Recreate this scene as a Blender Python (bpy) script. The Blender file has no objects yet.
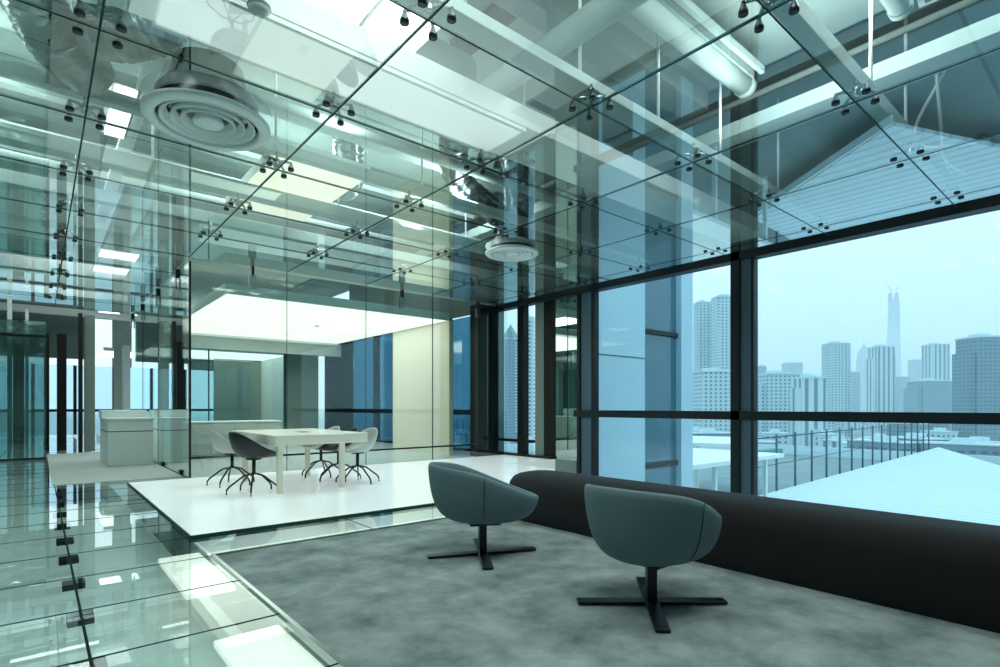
import bpy, bmesh, math, random
from mathutils import Vector, Matrix
random.seed(7)
S = bpy.context.scene
COL = S.collection
PI = math.pi
EYE, H, WX = 1.05, 3.23, 7.86          # eye height, glass ceiling height, window plane

# ---------------------------------------------------------------- materials
def mat(name, col=(.5,.5,.5), rough=.5, metal=0, emit=None, es=0, noise=None, spec=.5, bump=0, bscale=60):
    m = bpy.data.materials.new(name); m.use_nodes = True
    nt = m.node_tree; b = nt.nodes['Principled BSDF']
    b.inputs['Base Color'].default_value = (*col, 1); b.inputs['Roughness'].default_value = rough
    b.inputs['Metallic'].default_value = metal; b.inputs['Specular IOR Level'].default_value = spec
    if emit: b.inputs['Emission Color'].default_value = (*emit, 1); b.inputs['Emission Strength'].default_value = es
    tc = nt.nodes.new('ShaderNodeTexCoord')
    if noise:                                    # (scale, colour2, contrast)
        n = nt.nodes.new('ShaderNodeTexNoise'); n.inputs['Scale'].default_value = noise[0]; n.inputs['Detail'].default_value = 6
        n.inputs['Roughness'].default_value = .62
        r = nt.nodes.new('ShaderNodeValToRGB'); w = noise[2]
        r.color_ramp.elements[0].position = .5-w; r.color_ramp.elements[1].position = .5+w
        r.color_ramp.elements[0].color = (*col, 1); r.color_ramp.elements[1].color = (*noise[1], 1)
        nt.links.new(tc.outputs['Object'], n.inputs['Vector']); nt.links.new(n.outputs['Fac'], r.inputs[0])
        nt.links.new(r.outputs[0], b.inputs['Base Color'])
    if bump:
        n2 = nt.nodes.new('ShaderNodeTexNoise'); n2.inputs['Scale'].default_value = bscale; n2.inputs['Detail'].default_value = 3
        bp = nt.nodes.new('ShaderNodeBump'); bp.inputs['Strength'].default_value = bump; bp.inputs['Distance'].default_value = .02
        nt.links.new(tc.outputs['Object'], n2.inputs['Vector']); nt.links.new(n2.outputs['Fac'], bp.inputs['Height'])
        nt.links.new(bp.outputs[0], b.inputs['Normal'])
    return m

def glass(name, tint, ior, gcol=(1,1,1), wave=0, power=3.2):
    """thin sheet glass: tinted see-through plus a Fresnel reflection"""
    m = bpy.data.materials.new(name); m.use_nodes = True; nt = m.node_tree
    nt.nodes.clear()
    o = nt.nodes.new('ShaderNodeOutputMaterial'); t = nt.nodes.new('ShaderNodeBsdfTransparent')
    g = nt.nodes.new('ShaderNodeBsdfGlossy'); mx = nt.nodes.new('ShaderNodeMixShader')
    # Fresnel by facing angle (Schlick), the same from both sides of the sheet
    lw = nt.nodes.new('ShaderNodeLayerWeight'); lw.inputs['Blend'].default_value = .5
    pw = nt.nodes.new('ShaderNodeMath'); pw.operation = 'POWER'; pw.inputs[1].default_value = power
    ma = nt.nodes.new('ShaderNodeMath'); ma.operation = 'MULTIPLY_ADD'
    ma.inputs[1].default_value = 1-ior; ma.inputs[2].default_value = ior; ma.use_clamp = True
    nt.links.new(lw.outputs['Facing'], pw.inputs[0]); nt.links.new(pw.outputs[0], ma.inputs[0])
    t.inputs[0].default_value = (*tint, 1); g.inputs['Color'].default_value = (*gcol, 1); g.inputs['Roughness'].default_value = 0
    nt.links.new(ma.outputs[0], mx.inputs[0]); nt.links.new(t.outputs[0], mx.inputs[1]); nt.links.new(g.outputs[0], mx.inputs[2])
    nt.links.new(mx.outputs[0], o.inputs[0])
    if wave:
        tc = nt.nodes.new('ShaderNodeTexCoord'); n = nt.nodes.new('ShaderNodeTexNoise'); n.inputs['Scale'].default_value = .9
        bp = nt.nodes.new('ShaderNodeBump'); bp.inputs['Strength'].default_value = wave; bp.inputs['Distance'].default_value = .1
        nt.links.new(tc.outputs['Object'], n.inputs['Vector']); nt.links.new(n.outputs['Fac'], bp.inputs['Height']); nt.links.new(bp.outputs[0], g.inputs['Normal'])
    return m

def facade(name, wall, win, sx=3.5, sz=3.2, fx=.5, fz=.45, stripes=False):
    """building facade with a regular window pattern worked out from object coordinates"""
    m = mat(name, wall, .8); nt = m.node_tree; b = nt.nodes['Principled BSDF']
    tc = nt.nodes.new('ShaderNodeTexCoord'); sp = nt.nodes.new('ShaderNodeSeparateXYZ'); nt.links.new(tc.outputs['Object'], sp.inputs[0])
    def mth(op, a, bb=None, v=None):
        n = nt.nodes.new('ShaderNodeMath'); n.operation = op; nt.links.new(a, n.inputs[0])
        if bb is not None: nt.links.new(bb, n.inputs[1])
        if v is not None: n.inputs[1].default_value = v
        return n.outputs[0]
    u = mth('ADD', sp.outputs[0], sp.outputs[1])
    fu = mth('LESS_THAN', mth('FRACT', mth('DIVIDE', u, v=sx)), v=fx)
    fv = mth('LESS_THAN', mth('FRACT', mth('DIVIDE', sp.outputs[2], v=sz)), v=fz)
    f = mth('MULTIPLY', fu, fv) if not stripes else fu
    mx = nt.nodes.new('ShaderNodeMix'); mx.data_type = 'RGBA'
    mx.inputs['A'].default_value = (*wall, 1); mx.inputs['B'].default_value = (*win, 1)
    nt.links.new(f, mx.inputs['Factor']); nt.links.new(mx.outputs['Result'], b.inputs['Base Color'])
    return m

M = {}
M['carpet'] = mat('carpet', (.13,.175,.178), .95, noise=(3.4, (.40,.45,.44), .2), spec=.2, bump=.35, bscale=260)
M['inner_floor'] = mat('inner_floor', (.36,.42,.41), .35, noise=(1.2, (.44,.5,.49), .3))
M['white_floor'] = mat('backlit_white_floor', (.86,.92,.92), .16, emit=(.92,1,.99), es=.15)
M['subfloor'] = mat('subfloor', (.66,.74,.73), .7, noise=(1.6, (.86,.92,.90), .3))
M['rug'] = mat('pale_carpet', (.42,.46,.45), .9, noise=(3, (.52,.56,.55), .3))
M['floor_glass'] = glass('floor_glass', (.86,.955,.935), .06, (.95,1,.99), power=4.2)
M['ceil_glass'] = glass('ceiling_glass', (.90,.965,.95), .11, (.93,1,.99), power=2.3)
M['wall_glass'] = glass('wall_glass', (.88,.955,.94), .06, (.93,1,.98))
M['mirror_glass'] = glass('mirror_glass', (.25,.32,.32), .55, (.82,.93,.9))
M['wavy_glass'] = glass('wavy_glass', (.5,.68,.66), .35, (.85,1,.98), wave=.25)
M['window_glass'] = glass('window_glass', (.80,.92,.97), .025, power=4)
M['edge'] = mat('glass_edge', (.015,.055,.05), .5, spec=.1)
M['joint'] = mat('joint_seal', (.012,.03,.03), .8, spec=.05)
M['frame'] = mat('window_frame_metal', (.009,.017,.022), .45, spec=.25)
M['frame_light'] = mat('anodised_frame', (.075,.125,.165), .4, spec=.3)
M['black'] = mat('black_metal', (.008,.012,.015), .32, metal=.3)
M['dark_panel'] = mat('dark_wall_panel', (.011,.012,.012), .5, spec=.2)
M['bench'] = mat('bench_fabric', (.0135,.0095,.0095), .8, spec=.18, noise=(9, (.019,.014,.014), .3), bump=.3, bscale=300)
M['chair'] = mat('chair_fabric', (.14,.215,.245), .8, bump=.2, bscale=350)
M['chair_black'] = mat('black_shell', (.012,.015,.016), .45)
M['chair_pale'] = mat('pale_shell', (.46,.5,.48), .5)
M['table'] = mat('table_white', (.80,.79,.68), .25)
M['beige'] = mat('beige_panel', (.72,.69,.56), .45)
M['white'] = mat('white_paint', (.78,.86,.85), .5)
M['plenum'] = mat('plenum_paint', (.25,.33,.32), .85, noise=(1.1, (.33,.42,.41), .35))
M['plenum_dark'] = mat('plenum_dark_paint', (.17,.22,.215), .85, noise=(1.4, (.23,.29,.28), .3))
M['beam'] = mat('beam_paint', (.42,.53,.52), .6)
M['beam_white'] = mat('beam_white_paint', (.90,.96,.95), .5)
M['void'] = mat('void_black', (.008,.012,.012), .9)
M['duct'] = mat('painted_duct', (.42,.53,.52), .5)
M['foil'] = mat('foil_duct', (.27,.32,.32), .25, metal=.9)
M['steel'] = mat('polished_steel', (.30,.35,.35), .18, metal=.95)
M['dark_steel'] = mat('dark_steel', (.05,.06,.06), .25, metal=.8)
M['rubber'] = mat('black_rubber', (.006,.008,.008), .45)
M['diffuser'] = mat('diffuser_paint', (.74,.82,.83), .4)
M['lum'] = mat('luminous_ceiling', (.8,.8,.75), .6, emit=(1,.965,.84), es=.60)
M['lum_cool'] = mat('luminous_cool', (.8,.8,.8), .6, emit=(.95,1,.98), es=.8)
M['lamp'] = mat('lamp_cover', (.9,.9,.9), .5, emit=(.93,1,.98), es=1.4)
M['warm_box'] = mat('warm_light_box', (.8,.8,.7), .6, emit=(1,1,.78), es=.60)
M['trough_reflection_glow'] = mat('trough_reflection_glow', (.85,.9,.9), .6, emit=(.90,1,.99), es=.27)  # emission imitates a bright reflection on the trough underside
M['floor_light'] = mat('underfloor_light', (.9,.9,.8), .6, emit=(.97,1,.90), es=.40)
M['grey_green'] = mat('grey_green_panel', (.17,.23,.205), .45)
M['wood_grey'] = mat('grey_cabinet', (.42,.48,.46), .45)
M['blue_win'] = glass('blue_glass', (.26,.47,.60), .08)
M['wing_wall'] = mat('wing_concrete', (.48,.68,.77), .7, noise=(.8, (.54,.74,.82), .3))
M['wing_glass'] = mat('wing_curtain_glass', (.05,.16,.22), .08, spec=.9)
M['terrace'] = mat('terrace_concrete', (.5,.66,.7), .8, noise=(.7, (.62,.78,.82), .3))
M['roofing'] = None
M['terrace_dark'] = mat('weathered_terrace', (.16,.25,.27), .9, noise=(.5, (.26,.36,.38), .3))
M['green_net'] = mat('green_netting', (.10,.33,.32), .9)
M['foliage'] = mat('tree_foliage', (.05,.11,.10), .9, noise=(.4, (.09,.17,.14), .3))
M['ground'] = mat('city_ground', (.16,.24,.26), .95, noise=(.03, (.34,.45,.47), .2))

# corrugated roof: narrow ribs, its own pattern
rm = mat('corrugated_roof', (.42,.62,.74), .6); nt = rm.node_tree; b = nt.nodes['Principled BSDF']
tc = nt.nodes.new('ShaderNodeTexCoord'); wv = nt.nodes.new('ShaderNodeTexWave'); wv.wave_type = 'BANDS'; wv.bands_direction = 'X'
wv.inputs['Scale'].default_value = .55; wv.inputs['Distortion'].default_value = 0
rr = nt.nodes.new('ShaderNodeValToRGB'); rr.color_ramp.elements[0].position = .12; rr.color_ramp.elements[1].position = .3
rr.color_ramp.elements[0].color = (.40,.57,.67,1); rr.color_ramp.elements[1].color = (.62,.78,.87,1)
nt.links.new(tc.outputs['Object'], wv.inputs['Vector']); nt.links.new(wv.outputs['Fac'], rr.inputs[0]); nt.links.new(rr.outputs[0], b.inputs['Base Color'])
M['roofing'] = rm

# ---------------------------------------------------------------- mesh helpers
def box(bm, x0, x1, y0, y1, z0, z1, mx=None):
    r = bmesh.ops.create_cube(bm, size=1)
    for v in r['verts']:
        v.co = Vector(((x0+x1)/2+v.co.x*(x1-x0), (y0+y1)/2+v.co.y*(y1-y0), (z0+z1)/2+v.co.z*(z1-z0)))
        if mx: v.co = mx @ v.co
    return r['verts']
def tube(bm, pts, r, seg=10, r_fn=None, cap=True):
    pts = [Vector(p) for p in pts]; rings = []
    up = Vector((0,0,1))
    for i, p in enumerate(pts):
        t = (pts[min(i+1, len(pts)-1)] - pts[max(i-1, 0)]).normalized()
        u = up if abs(t.dot(up)) < .95 else Vector((1,0,0))
        a = t.cross(u).normalized(); c = t.cross(a).normalized()
        rad = r_fn(i/(len(pts)-1)) if r_fn else r
        rings.append([bm.verts.new(p + (a*math.cos(2*PI*k/seg) + c*math.sin(2*PI*k/seg))*rad) for k in range(seg)])
    for i in range(len(rings)-1):
        for k in range(seg):
            bm.faces.new((rings[i][k], rings[i][(k+1)%seg], rings[i+1][(k+1)%seg], rings[i+1][k])).smooth = True
    if cap:
        bm.faces.new(rings[0][::-1]); bm.faces.new(rings[-1])
def lathe(bm, prof, c=(0,0,0), seg=32, mx=None):
    rings = []
    for r, z in prof:
        rings.append([bm.verts.new(Vector((c[0]+r*math.cos(2*PI*k/seg), c[1]+r*math.sin(2*PI*k/seg), c[2]+z))) for k in range(seg)])
    for i in range(len(rings)-1):
        for k in range(seg):
            bm.faces.new((rings[i][k], rings[i][(k+1)%seg], rings[i+1][(k+1)%seg], rings[i+1][k])).smooth = True
    if mx:
        for rg in rings:
            for v in rg: v.co = mx @ v.co
    return rings
def obj(name, bm, m, parent=None, loc=None, bevel=0, subd=0, solid=0):
    me = bpy.data.meshes.new(name)
    bmesh.ops.recalc_face_normals(bm, faces=bm.faces)
    bm.to_mesh(me); bm.free()
    me.materials.append(M[m] if isinstance(m, str) else m)
    o = bpy.data.objects.new(name, me); COL.objects.link(o)
    if parent: o.parent = parent
    if loc: o.location = loc
    if solid:
        s = o.modifiers.new('s', 'SOLIDIFY'); s.thickness = solid; s.offset = -1
    if bevel:
        bv = o.modifiers.new('b', 'BEVEL'); bv.width = bevel; bv.segments = 3; bv.limit_method = 'ANGLE'
        for p in me.polygons: p.use_smooth = True
        w = o.modifiers.new('w', 'WEIGHTED_NORMAL')
    if subd:
        s = o.modifiers.new('d', 'SUBSURF'); s.levels = subd; s.render_levels = subd
    return o
def tag(o, label, cat, group=None, kind=None):
    o['label'] = label; o['category'] = cat
    if group: o['group'] = group
    if kind: o['kind'] = kind
    return o
def thing(name, label, cat, loc=(0,0,0), rz=0, group=None):
    o = bpy.data.objects.new(name, None); COL.objects.link(o); o.empty_display_size = .1
    o.location = loc; o.rotation_euler = (0,0,rz)
    return tag(o, label, cat, group)
def struct(name, bm, m, label=None, parent=None, **k):
    o = obj(name, bm, m, parent, **k)
    if not parent: o['kind'] = 'structure'
    if label: o['label'] = label
    return o
def B(*bxs):
    bm = bmesh.new()
    for b_ in bxs: box(bm, *b_)
    return bm
def dup(root, loc, rz, label=None):
    r = root.copy(); COL.objects.link(r); r.location = loc; r.rotation_euler = (0,0,rz)
    if label: r['label'] = label
    for ch in root.children:
        c = ch.copy(); COL.objects.link(c); c.parent = r
        for g in ch.children:
            d = g.copy(); COL.objects.link(d); d.parent = c
    return r
ordn = ['first','second','third','fourth','fifth','sixth','seventh','eighth','ninth','tenth','eleventh','twelfth','thirteenth','fourteenth']

# ================================================================ SETTING
# --- floor: glass tiles over a lit sub-floor, carpet field, white lit platform
struct('floor', B((-3,.935,-4,26,-.34,-.30), (.935,4.15,4.25,4.95,-.34,-.30)), 'subfloor', 'pale concrete slab under the glass floor')
bm = B((-3,.93,-4,26,-.02,-.001), (.94,4.15,4.262,4.94,-.02,-.001)); bmesh.ops.delete(bm, geom=[f for f in bm.faces if f.calc_center_median().z < -.002], context='FACES')
fg = struct('floor', bm, 'floor_glass', 'reflective green tinted glass floor')
bm = bmesh.new()
xs = [.165-.77*k for k in range(0,5)]
for x in xs: box(bm, x-.006, x+.006, -4, 26, -.001, .0015)
for k in range(-5, 34): 
    y = .725+.705*k
    if y < 26: box(bm, -3, .93, y-.005, y+.005, -.001, .0012)
for x in (2.2, 3.47): box(bm, x-.004, x+.004, 4.26, 4.94, -.001, .0012)
struct('trim_1', bm, 'joint', 'dark joints between the glass floor tiles')
struct('trim_2', B((.928,.95,-4,4.262,-.03,.012), (.94,4.15,4.24,4.262,-.03,.012)), 'steel', 'thin metal edge around the grey carpet')
struct('floor', B((.95,4.15,-4,4.24,-.30,.0)), 'carpet', 'mottled grey carpet')
struct('floor', B((4.15,7.95,-4,7.55,-.52,-.45)), 'subfloor', 'lower floor strip between bench and windows')
struct('floor', B((.935,4.15,4.95,8.985,-.30,.012), (4.15,7.8,7.55,8.985,-.30,.012), (4.15,4.9,4.95,7.55,-.30,.012), (4.9,5.6,5.6,7.55,-.30,.012), (5.6,6.6,6.4,7.55,-.30,.012)), 'white_floor', 'glossy white platform floor')
struct('trim_3', B((.925,.937,4.94,8.985,-.04,.016), (.925,4.9,4.938,4.952,-.04,.016)), 'edge', 'dark edge of the white platform')
struct('floor', B((1.70,7.8,9.015,26,-.30,.004)), 'inner_floor', 'grey floor of the meeting room')
struct('floor', B((.14,1.66,9.4,15.6,-.05,.006)), 'rug', 'pale carpet inlay by the reception desk')
struct('wall_under', B((.932,.95,-4,9,-.30,-.04)), 'plenum_dark', 'side of the floor build-up under the glass')
# underfloor light boxes seen through the glass floor
u = obj('underfloor_light', B((.63,.925,1.2,2.83,-.08,-.05)), 'floor_light'); tag(u, 'bright light box under the glass floor in the nearest corner by the carpet edge', 'light')
u = obj('underfloor_light', B((.66,.925,3.62,4.62,-.08,-.05)), 'floor_light'); tag(u, 'small light box under the glass floor where carpet and white platform edges meet', 'light')
u = obj('underfloor_light', B((.97,4.1,4.30,4.60,-.10,-.06)), 'floor_light'); tag(u, 'long light box under the glass strip between carpet and white platform', 'light')
# dark pads supporting the glass tiles
for i in range(12):
    y = 2.84+.705*i
    o = obj('glass_floor_pad', B((.165-.055,.165+.055,y-.06,y+.06,-.06,-.022)), 'joint')
    tag(o, f'dark square pad under the glass floor, {ordn[i]} along the joint from the camera', 'floor support', 'support pads under the glass floor')

# --- ceiling: frameless glass panes on spider fittings
bm = bmesh.new()
GX = [-2.54,-1.13,.27,1.68,3.08,4.47,5.86,7.25,7.82]
GY = [-3.78,-2.5,-1.22,.07,1.35,2.62,3.91,5.18,6.46,7.73,9.0]
g = .005
for i in range(len(GX)-1):
    for j in range(len(GY)-1):
        box(bm, GX[i]+g, GX[i+1]-g, GY[j]+g, GY[j+1]-g, H, H+.012)
GY2 = [9.0,10.28,11.56,12.84,14.12,15.4]
for i in range(3):
    for j in range(len(GY2)-1):
        box(bm, GX[i]+g, GX[i+1]-g, GY2[j]+g, GY2[j+1]-g, H, H+.012)
# keep only the lower face of every pane: one clean reflecting sheet each
bmesh.ops.delete(bm, geom=[f for f in bm.faces if f.calc_center_median().z > H+.001], context='FACES')
struct('ceiling', bm, 'ceil_glass', 'frameless glass ceiling panes')
bm = bmesh.new()
for x in GX[1:-1]: box(bm, x-.006, x+.006, -3.78, 9.0 if x > 1.6 else 15.4, H-.002, H+.014)
for y in GY[1:-1]: box(bm, -2.5, 7.82, y-.005, y+.005, H-.002, H+.014)
for y in GY2: box(bm, -2.5, 1.68, y-.005, y+.005, H-.002, H+.014)
struct('trim_4', bm, 'edge', 'dark green joints between the ceiling glass panes')

ZS = 4.55
struct('ceiling', B((-3.5,5.75,-4.2,27,ZS,ZS+.2)), 'plenum', 'painted concrete slab above the glass ceiling')
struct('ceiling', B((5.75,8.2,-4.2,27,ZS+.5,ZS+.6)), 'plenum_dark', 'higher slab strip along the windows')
struct('trim_5', B((5.7,5.75,-4.2,27,ZS,ZS+.6)), 'plenum', 'step between the two slab heights')
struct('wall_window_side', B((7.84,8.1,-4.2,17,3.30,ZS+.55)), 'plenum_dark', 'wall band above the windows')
struct('wall_back', B((-3.5,8.1,-4.2,-4.0,-.3,ZS+.5)), 'plenum', 'rear wall behind the camera')
struct('wall_left', B((-3.2,-3.0,-4.2,27,-.3,ZS+.5)), 'plenum', 'left wall of the corridor')
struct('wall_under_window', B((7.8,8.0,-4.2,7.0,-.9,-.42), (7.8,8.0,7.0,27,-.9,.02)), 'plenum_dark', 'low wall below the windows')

# --- windows, plane X = WX
def frame_v(y0, y1, m='frame', dep=.16): return (WX-dep, WX+.06, y0, y1, 0, H+.08)
wf = struct('window_1', B((WX-.02,WX-.012,3.9,6.54,-.42,3.2)), 'window_glass', 'large window pane between column and mullion')
struct('window_2', B((WX-.02,WX-.012,-4,3.65,-.42,3.2)), 'window_glass', 'large window pane facing the skyline')
struct('window_3', B((WX-.02,WX-.012,8.22,9.3,.02,3.2)), 'window_glass', 'narrow window beside the dark wall panel')
struct('window_4', B((WX-.02,WX-.012,9.3,17,.02,3.2)), 'blue_win', 'window of the meeting room')
# mullion 745: dark front + lighter reveal
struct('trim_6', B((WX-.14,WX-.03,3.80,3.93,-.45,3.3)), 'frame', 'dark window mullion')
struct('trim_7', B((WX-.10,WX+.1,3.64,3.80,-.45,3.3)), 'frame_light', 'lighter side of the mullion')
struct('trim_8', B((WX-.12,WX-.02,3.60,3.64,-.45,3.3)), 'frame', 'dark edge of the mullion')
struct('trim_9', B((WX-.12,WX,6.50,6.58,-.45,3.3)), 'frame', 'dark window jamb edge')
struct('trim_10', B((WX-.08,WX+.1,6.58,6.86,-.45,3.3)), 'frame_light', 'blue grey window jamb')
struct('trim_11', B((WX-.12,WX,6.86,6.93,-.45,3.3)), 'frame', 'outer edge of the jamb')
struct('trim_12', B((WX-.14,WX+.02,-4,7.0,.86,.985)), 'frame', 'horizontal window transom')
struct('trim_13', B((WX-.14,WX+.06,-4,9.3,3.17,3.30)), 'frame', 'window head profile')
struct('trim_14', B((WX-.14,WX+.02,-4,7.0,-.46,-.40), (WX-.14,WX+.02,7.6,17,.0,.06)), 'frame', 'window sill profile')
bm = B(*[(WX-.12,WX+.04,y,y+.12,0,3.25) for y in (9.3,11.2,13.1,15.0)]); box(bm, WX-.1,WX+.02,9.3,17,.86,.98)
struct('trim_15', bm, 'frame', 'mullions of the meeting room windows')
struct('trim_16', B((WX-.12,WX+.04,8.42,8.60,0,3.25), (WX-.1,WX+.02,8.2,9.3,.30,.36)), 'dark_panel', 'black mullion of the narrow window')
# corner column and mirror-like pane
struct('wall_column', B((WX-.07,WX+.1,7.56,7.86,0,H+.05)), 'dark_panel', 'dark steel clad column at the windows')
struct('wall_column', B((WX-.06,WX+.1,7.86,8.12,0,H+.05)), 'grey_green', 'paler side of the window column')
struct('window_5', B((WX-.05,WX-.03,6.93,7.55,0,3.2)), 'mirror_glass', 'mirror-like glass pane between column and window jamb')
# --- dark panel at the end of the glass wall
struct('wall_dark', B((7.02,7.74,9.03,9.30,0,3.20)), 'dark_panel', 'dark brown wall panel beside the glass wall')

# --- glass walls
struct('wall_glass_front', B((1.70,3.077,9.0,9.012,.012,H-.01), (3.083,4.467,9.0,9.012,.012,H-.01), (4.473,5.877,9.0,9.012,.012,H-.01), (5.885,7.8,9.0,9.012,.012,H-.01)), 'wall_glass', 'clear glass wall of the meeting room')
struct('trim_17', B((5.876,5.886,8.995,9.018,.012,H), (3.077,3.083,8.998,9.014,.012,H), (4.467,4.473,8.998,9.014,.012,H)), 'edge', 'joints of the glass wall')
struct('trim_18', B((1.674,1.70,8.985,9.018,0,H-.06)), 'black', 'dark corner edge of the glass wall')
struct('trim_19', B((2.5,7.05,8.965,8.99,.255,.285)), 'black', 'black rail across the glass wall')
struct('wall_glass_side', B((1.675,1.687,9.02,15.4,.006,H-.01)), 'wall_glass', 'glass wall along the corridor')
struct('trim_20', B((1.67,1.69,9.0,15.4,.0,.012), (1.672,1.69,11.68,11.70,0,H), (1.672,1.69,13.62,13.64,0,H)), 'edge', 'base edge and joints of the corridor glass wall')
struct('trim_21', B((1.7,7.7,8.45,9.55,H+.10,H+.42)), 'beam', 'pale header above the glass wall')
# clamps
def clamp(name, x, y, z, ax, lab):
    t = thing(name, lab, 'glass clamp', (x,y,z), 0 if ax=='y' else PI/2, 'patch fittings on the glass walls')
    obj('plate', B((-.05,.05,-.03,-.012,-.10,.10)), 'steel', t, bevel=.004)
    obj('plate', B((-.05,.05,.024,.042,-.10,.10)), 'steel', t, bevel=.004)
    obj('bracket', B((-.02,.02,-.03,.04,.10,.24)), 'black', t)
for i, x in enumerate((2.55, 5.2, 7.0)):
    clamp('glass_clamp', x, 9.0, 2.99, 'y', ['steel clamp on top of the front glass wall near its left corner','steel clamp on top of the front glass wall in front of the beige panel','steel clamp on top of the front glass wall beside the dark wall panel'][i])
for i, y in enumerate((9.85, 11.68, 13.62, 15.2)):
    clamp('glass_clamp', 1.68, y, 2.97, 'x', f'steel clamp on top of the corridor glass wall, {ordn[i]} from the glass corner')
for i, y in enumerate((9.6, 11.2, 12.8)):
    t = thing('floor_clamp', f'small dark clamp at the foot of the corridor glass wall, {ordn[i]} from the glass corner', 'glass clamp', (1.68,y,.03), 0, 'foot clamps of the corridor glass wall')
    obj('plate', B((-.03,.035,-.07,.07,-.02,.05)), 'black', t, bevel=.005)

# ================================================================ MEETING ROOM
z = 2.9
lum = thing('luminous_ceiling', 'large glowing stretch ceiling panel over the meeting room', 'ceiling light', (4.55,12.5,z))
obj('diffuser', B((-2.2,2.18,-2.8,2.85,0,.03)), 'lum', lum)
obj('frame', B((-2.23,2.2,-2.83,-2.8,-.004,.16), (-2.23,2.2,2.85,2.88,-.06,.16), (-2.23,-2.2,-2.8,2.85,-.004,.16), (2.17,2.2,-2.8,2.85,-.004,.16)), 'white', lum)
bm = bmesh.new(); lathe(bm, [(0,0),(.05,0),(.05,.03)], (0,0,-.03), 16)
obj('detector', bm, 'white', lum, loc=(.3,-.3,0))
struct('wall_beige', B((6.73,6.83,9.66,12.1,0,2.9)), 'beige', 'cream wall panel of the meeting room')
struct('trim_22', B((2.33,6.83,15.36,15.5,2.52,2.9)), 'plenum', 'grey fascia behind the glowing ceiling')
struct('wall_meeting_back', B((5.72,6.72,16.8,16.9,0,3.3)), 'grey_green', 'grey green panel wall at the back')
struct('wall_meeting_back', B((6.9,7.8,16.6,16.75,0,3.3)), 'dark_panel', 'dark panel at the back by the window')
struct('wall_glass_back', B((2.2,5.72,16.82,16.83,0,3.0)), 'wall_glass', 'glass partition at the back of the meeting room')
struct('trim_23', B((5.66,5.72,16.78,16.86,0,3), (3.6,3.63,16.80,16.84,0,3.0)), 'edge', 'edges of the back partition')
lum2 = thing('luminous_ceiling', 'glowing ceiling panel of the second room behind the meeting room', 'ceiling light', (5.1,21.5,2.9))
obj('diffuser', B((-2.4,1.78,-1.5,1.6,0,.03)), 'lum_cool', lum2)
obj('frame', B((-2.43,1.8,-1.53,-1.5,-.004,.14), (-2.43,1.8,1.6,1.63,-.05,.14)), 'white', lum2)
struct('wall_white', B((6.88,6.98,20,23.1,0,2.9)), 'white', 'white wall panel of the second room')
struct('wall_white', B((5.15,6.9,23.1,23.2,0,2.9)), 'grey_green', 'grey panel of the second room')
# sideboard
sb = thing('sideboard', 'long low pale grey sideboard behind the conference table', 'sideboard', (3.15,12.5,0))
obj('carcass', B((-.95,.9,-.24,.24,.05,.72)), 'wood_grey', sb, bevel=.006)
obj('top', B((-.97,.92,-.26,.26,.72,.75)), 'white', sb)
for k in range(4): obj('door', B((-.93+.455*k,-.93+.455*k+.44,-.262,-.242,.08,.70)), 'wood_grey', sb, bevel=.004)
obj('plinth', B((-.9,.85,-.2,.2,.004,.05)), 'dark_panel', sb)

# conference table
tb = thing('conference_table', 'pale rectangular conference table on the white platform', 'table', (2.66,7.4,.012))
obj('tabletop', B((-.58,.58,-.93,.93,.585,.705)), 'table', tb, bevel=.012)
for sx, sy in ((-.46,-.72),(.32,-.72),(-.46,.72),(.42,.72)):
    obj('leg', B((sx-.03,sx+.03,sy-.03,sy+.03,0,.585)), 'table', tb, bevel=.004)
obj('cable_hatch', B((-.06,.06,-.35,-.1,.705,.709)), 'steel', tb)

# ---------------------------------------------------------------- shells
def shell_bm(R, zb, zr, power=1.0, n=40, m=12, flat=.30, shift=0):
    """tub shell: R(th), zr(th) rim radius and height; th=0 is the front"""
    bm = bmesh.new(); rings = []
    c = bm.verts.new((0,0,zb))
    for j in range(1, m+1):
        t = j/m; ring = []
        for k in range(n):
            th = 2*PI*k/n
            e1, e2, e3 = 3*(1-t)**2*t, 3*(1-t)*t*t, t**3
            rad = R(th)*(e1*flat + e2*(flat+1)*.535 + e3); hgt = zb + (zr(th)-zb)*(e2*.10 + e3)
            lean = shift*t
            ring.append(bm.verts.new((rad*math.cos(th)+lean, rad*math.sin(th), hgt)))
        rings.append(ring)
    for k in range(n): bm.faces.new((c, rings[0][k], rings[0][(k+1)%n]))
    for j in range(m-1):
        for k in range(n): bm.faces.new((rings[j][k], rings[j+1][k], rings[j+1][(k+1)%n], rings[j][(k+1)%n]))
    for f in bm.faces: f.smooth = True
    return bm
def sm(a, b, x):
    x = max(0, min(1, (x-a)/(b-a))); return x*x*(3-2*x)

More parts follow.
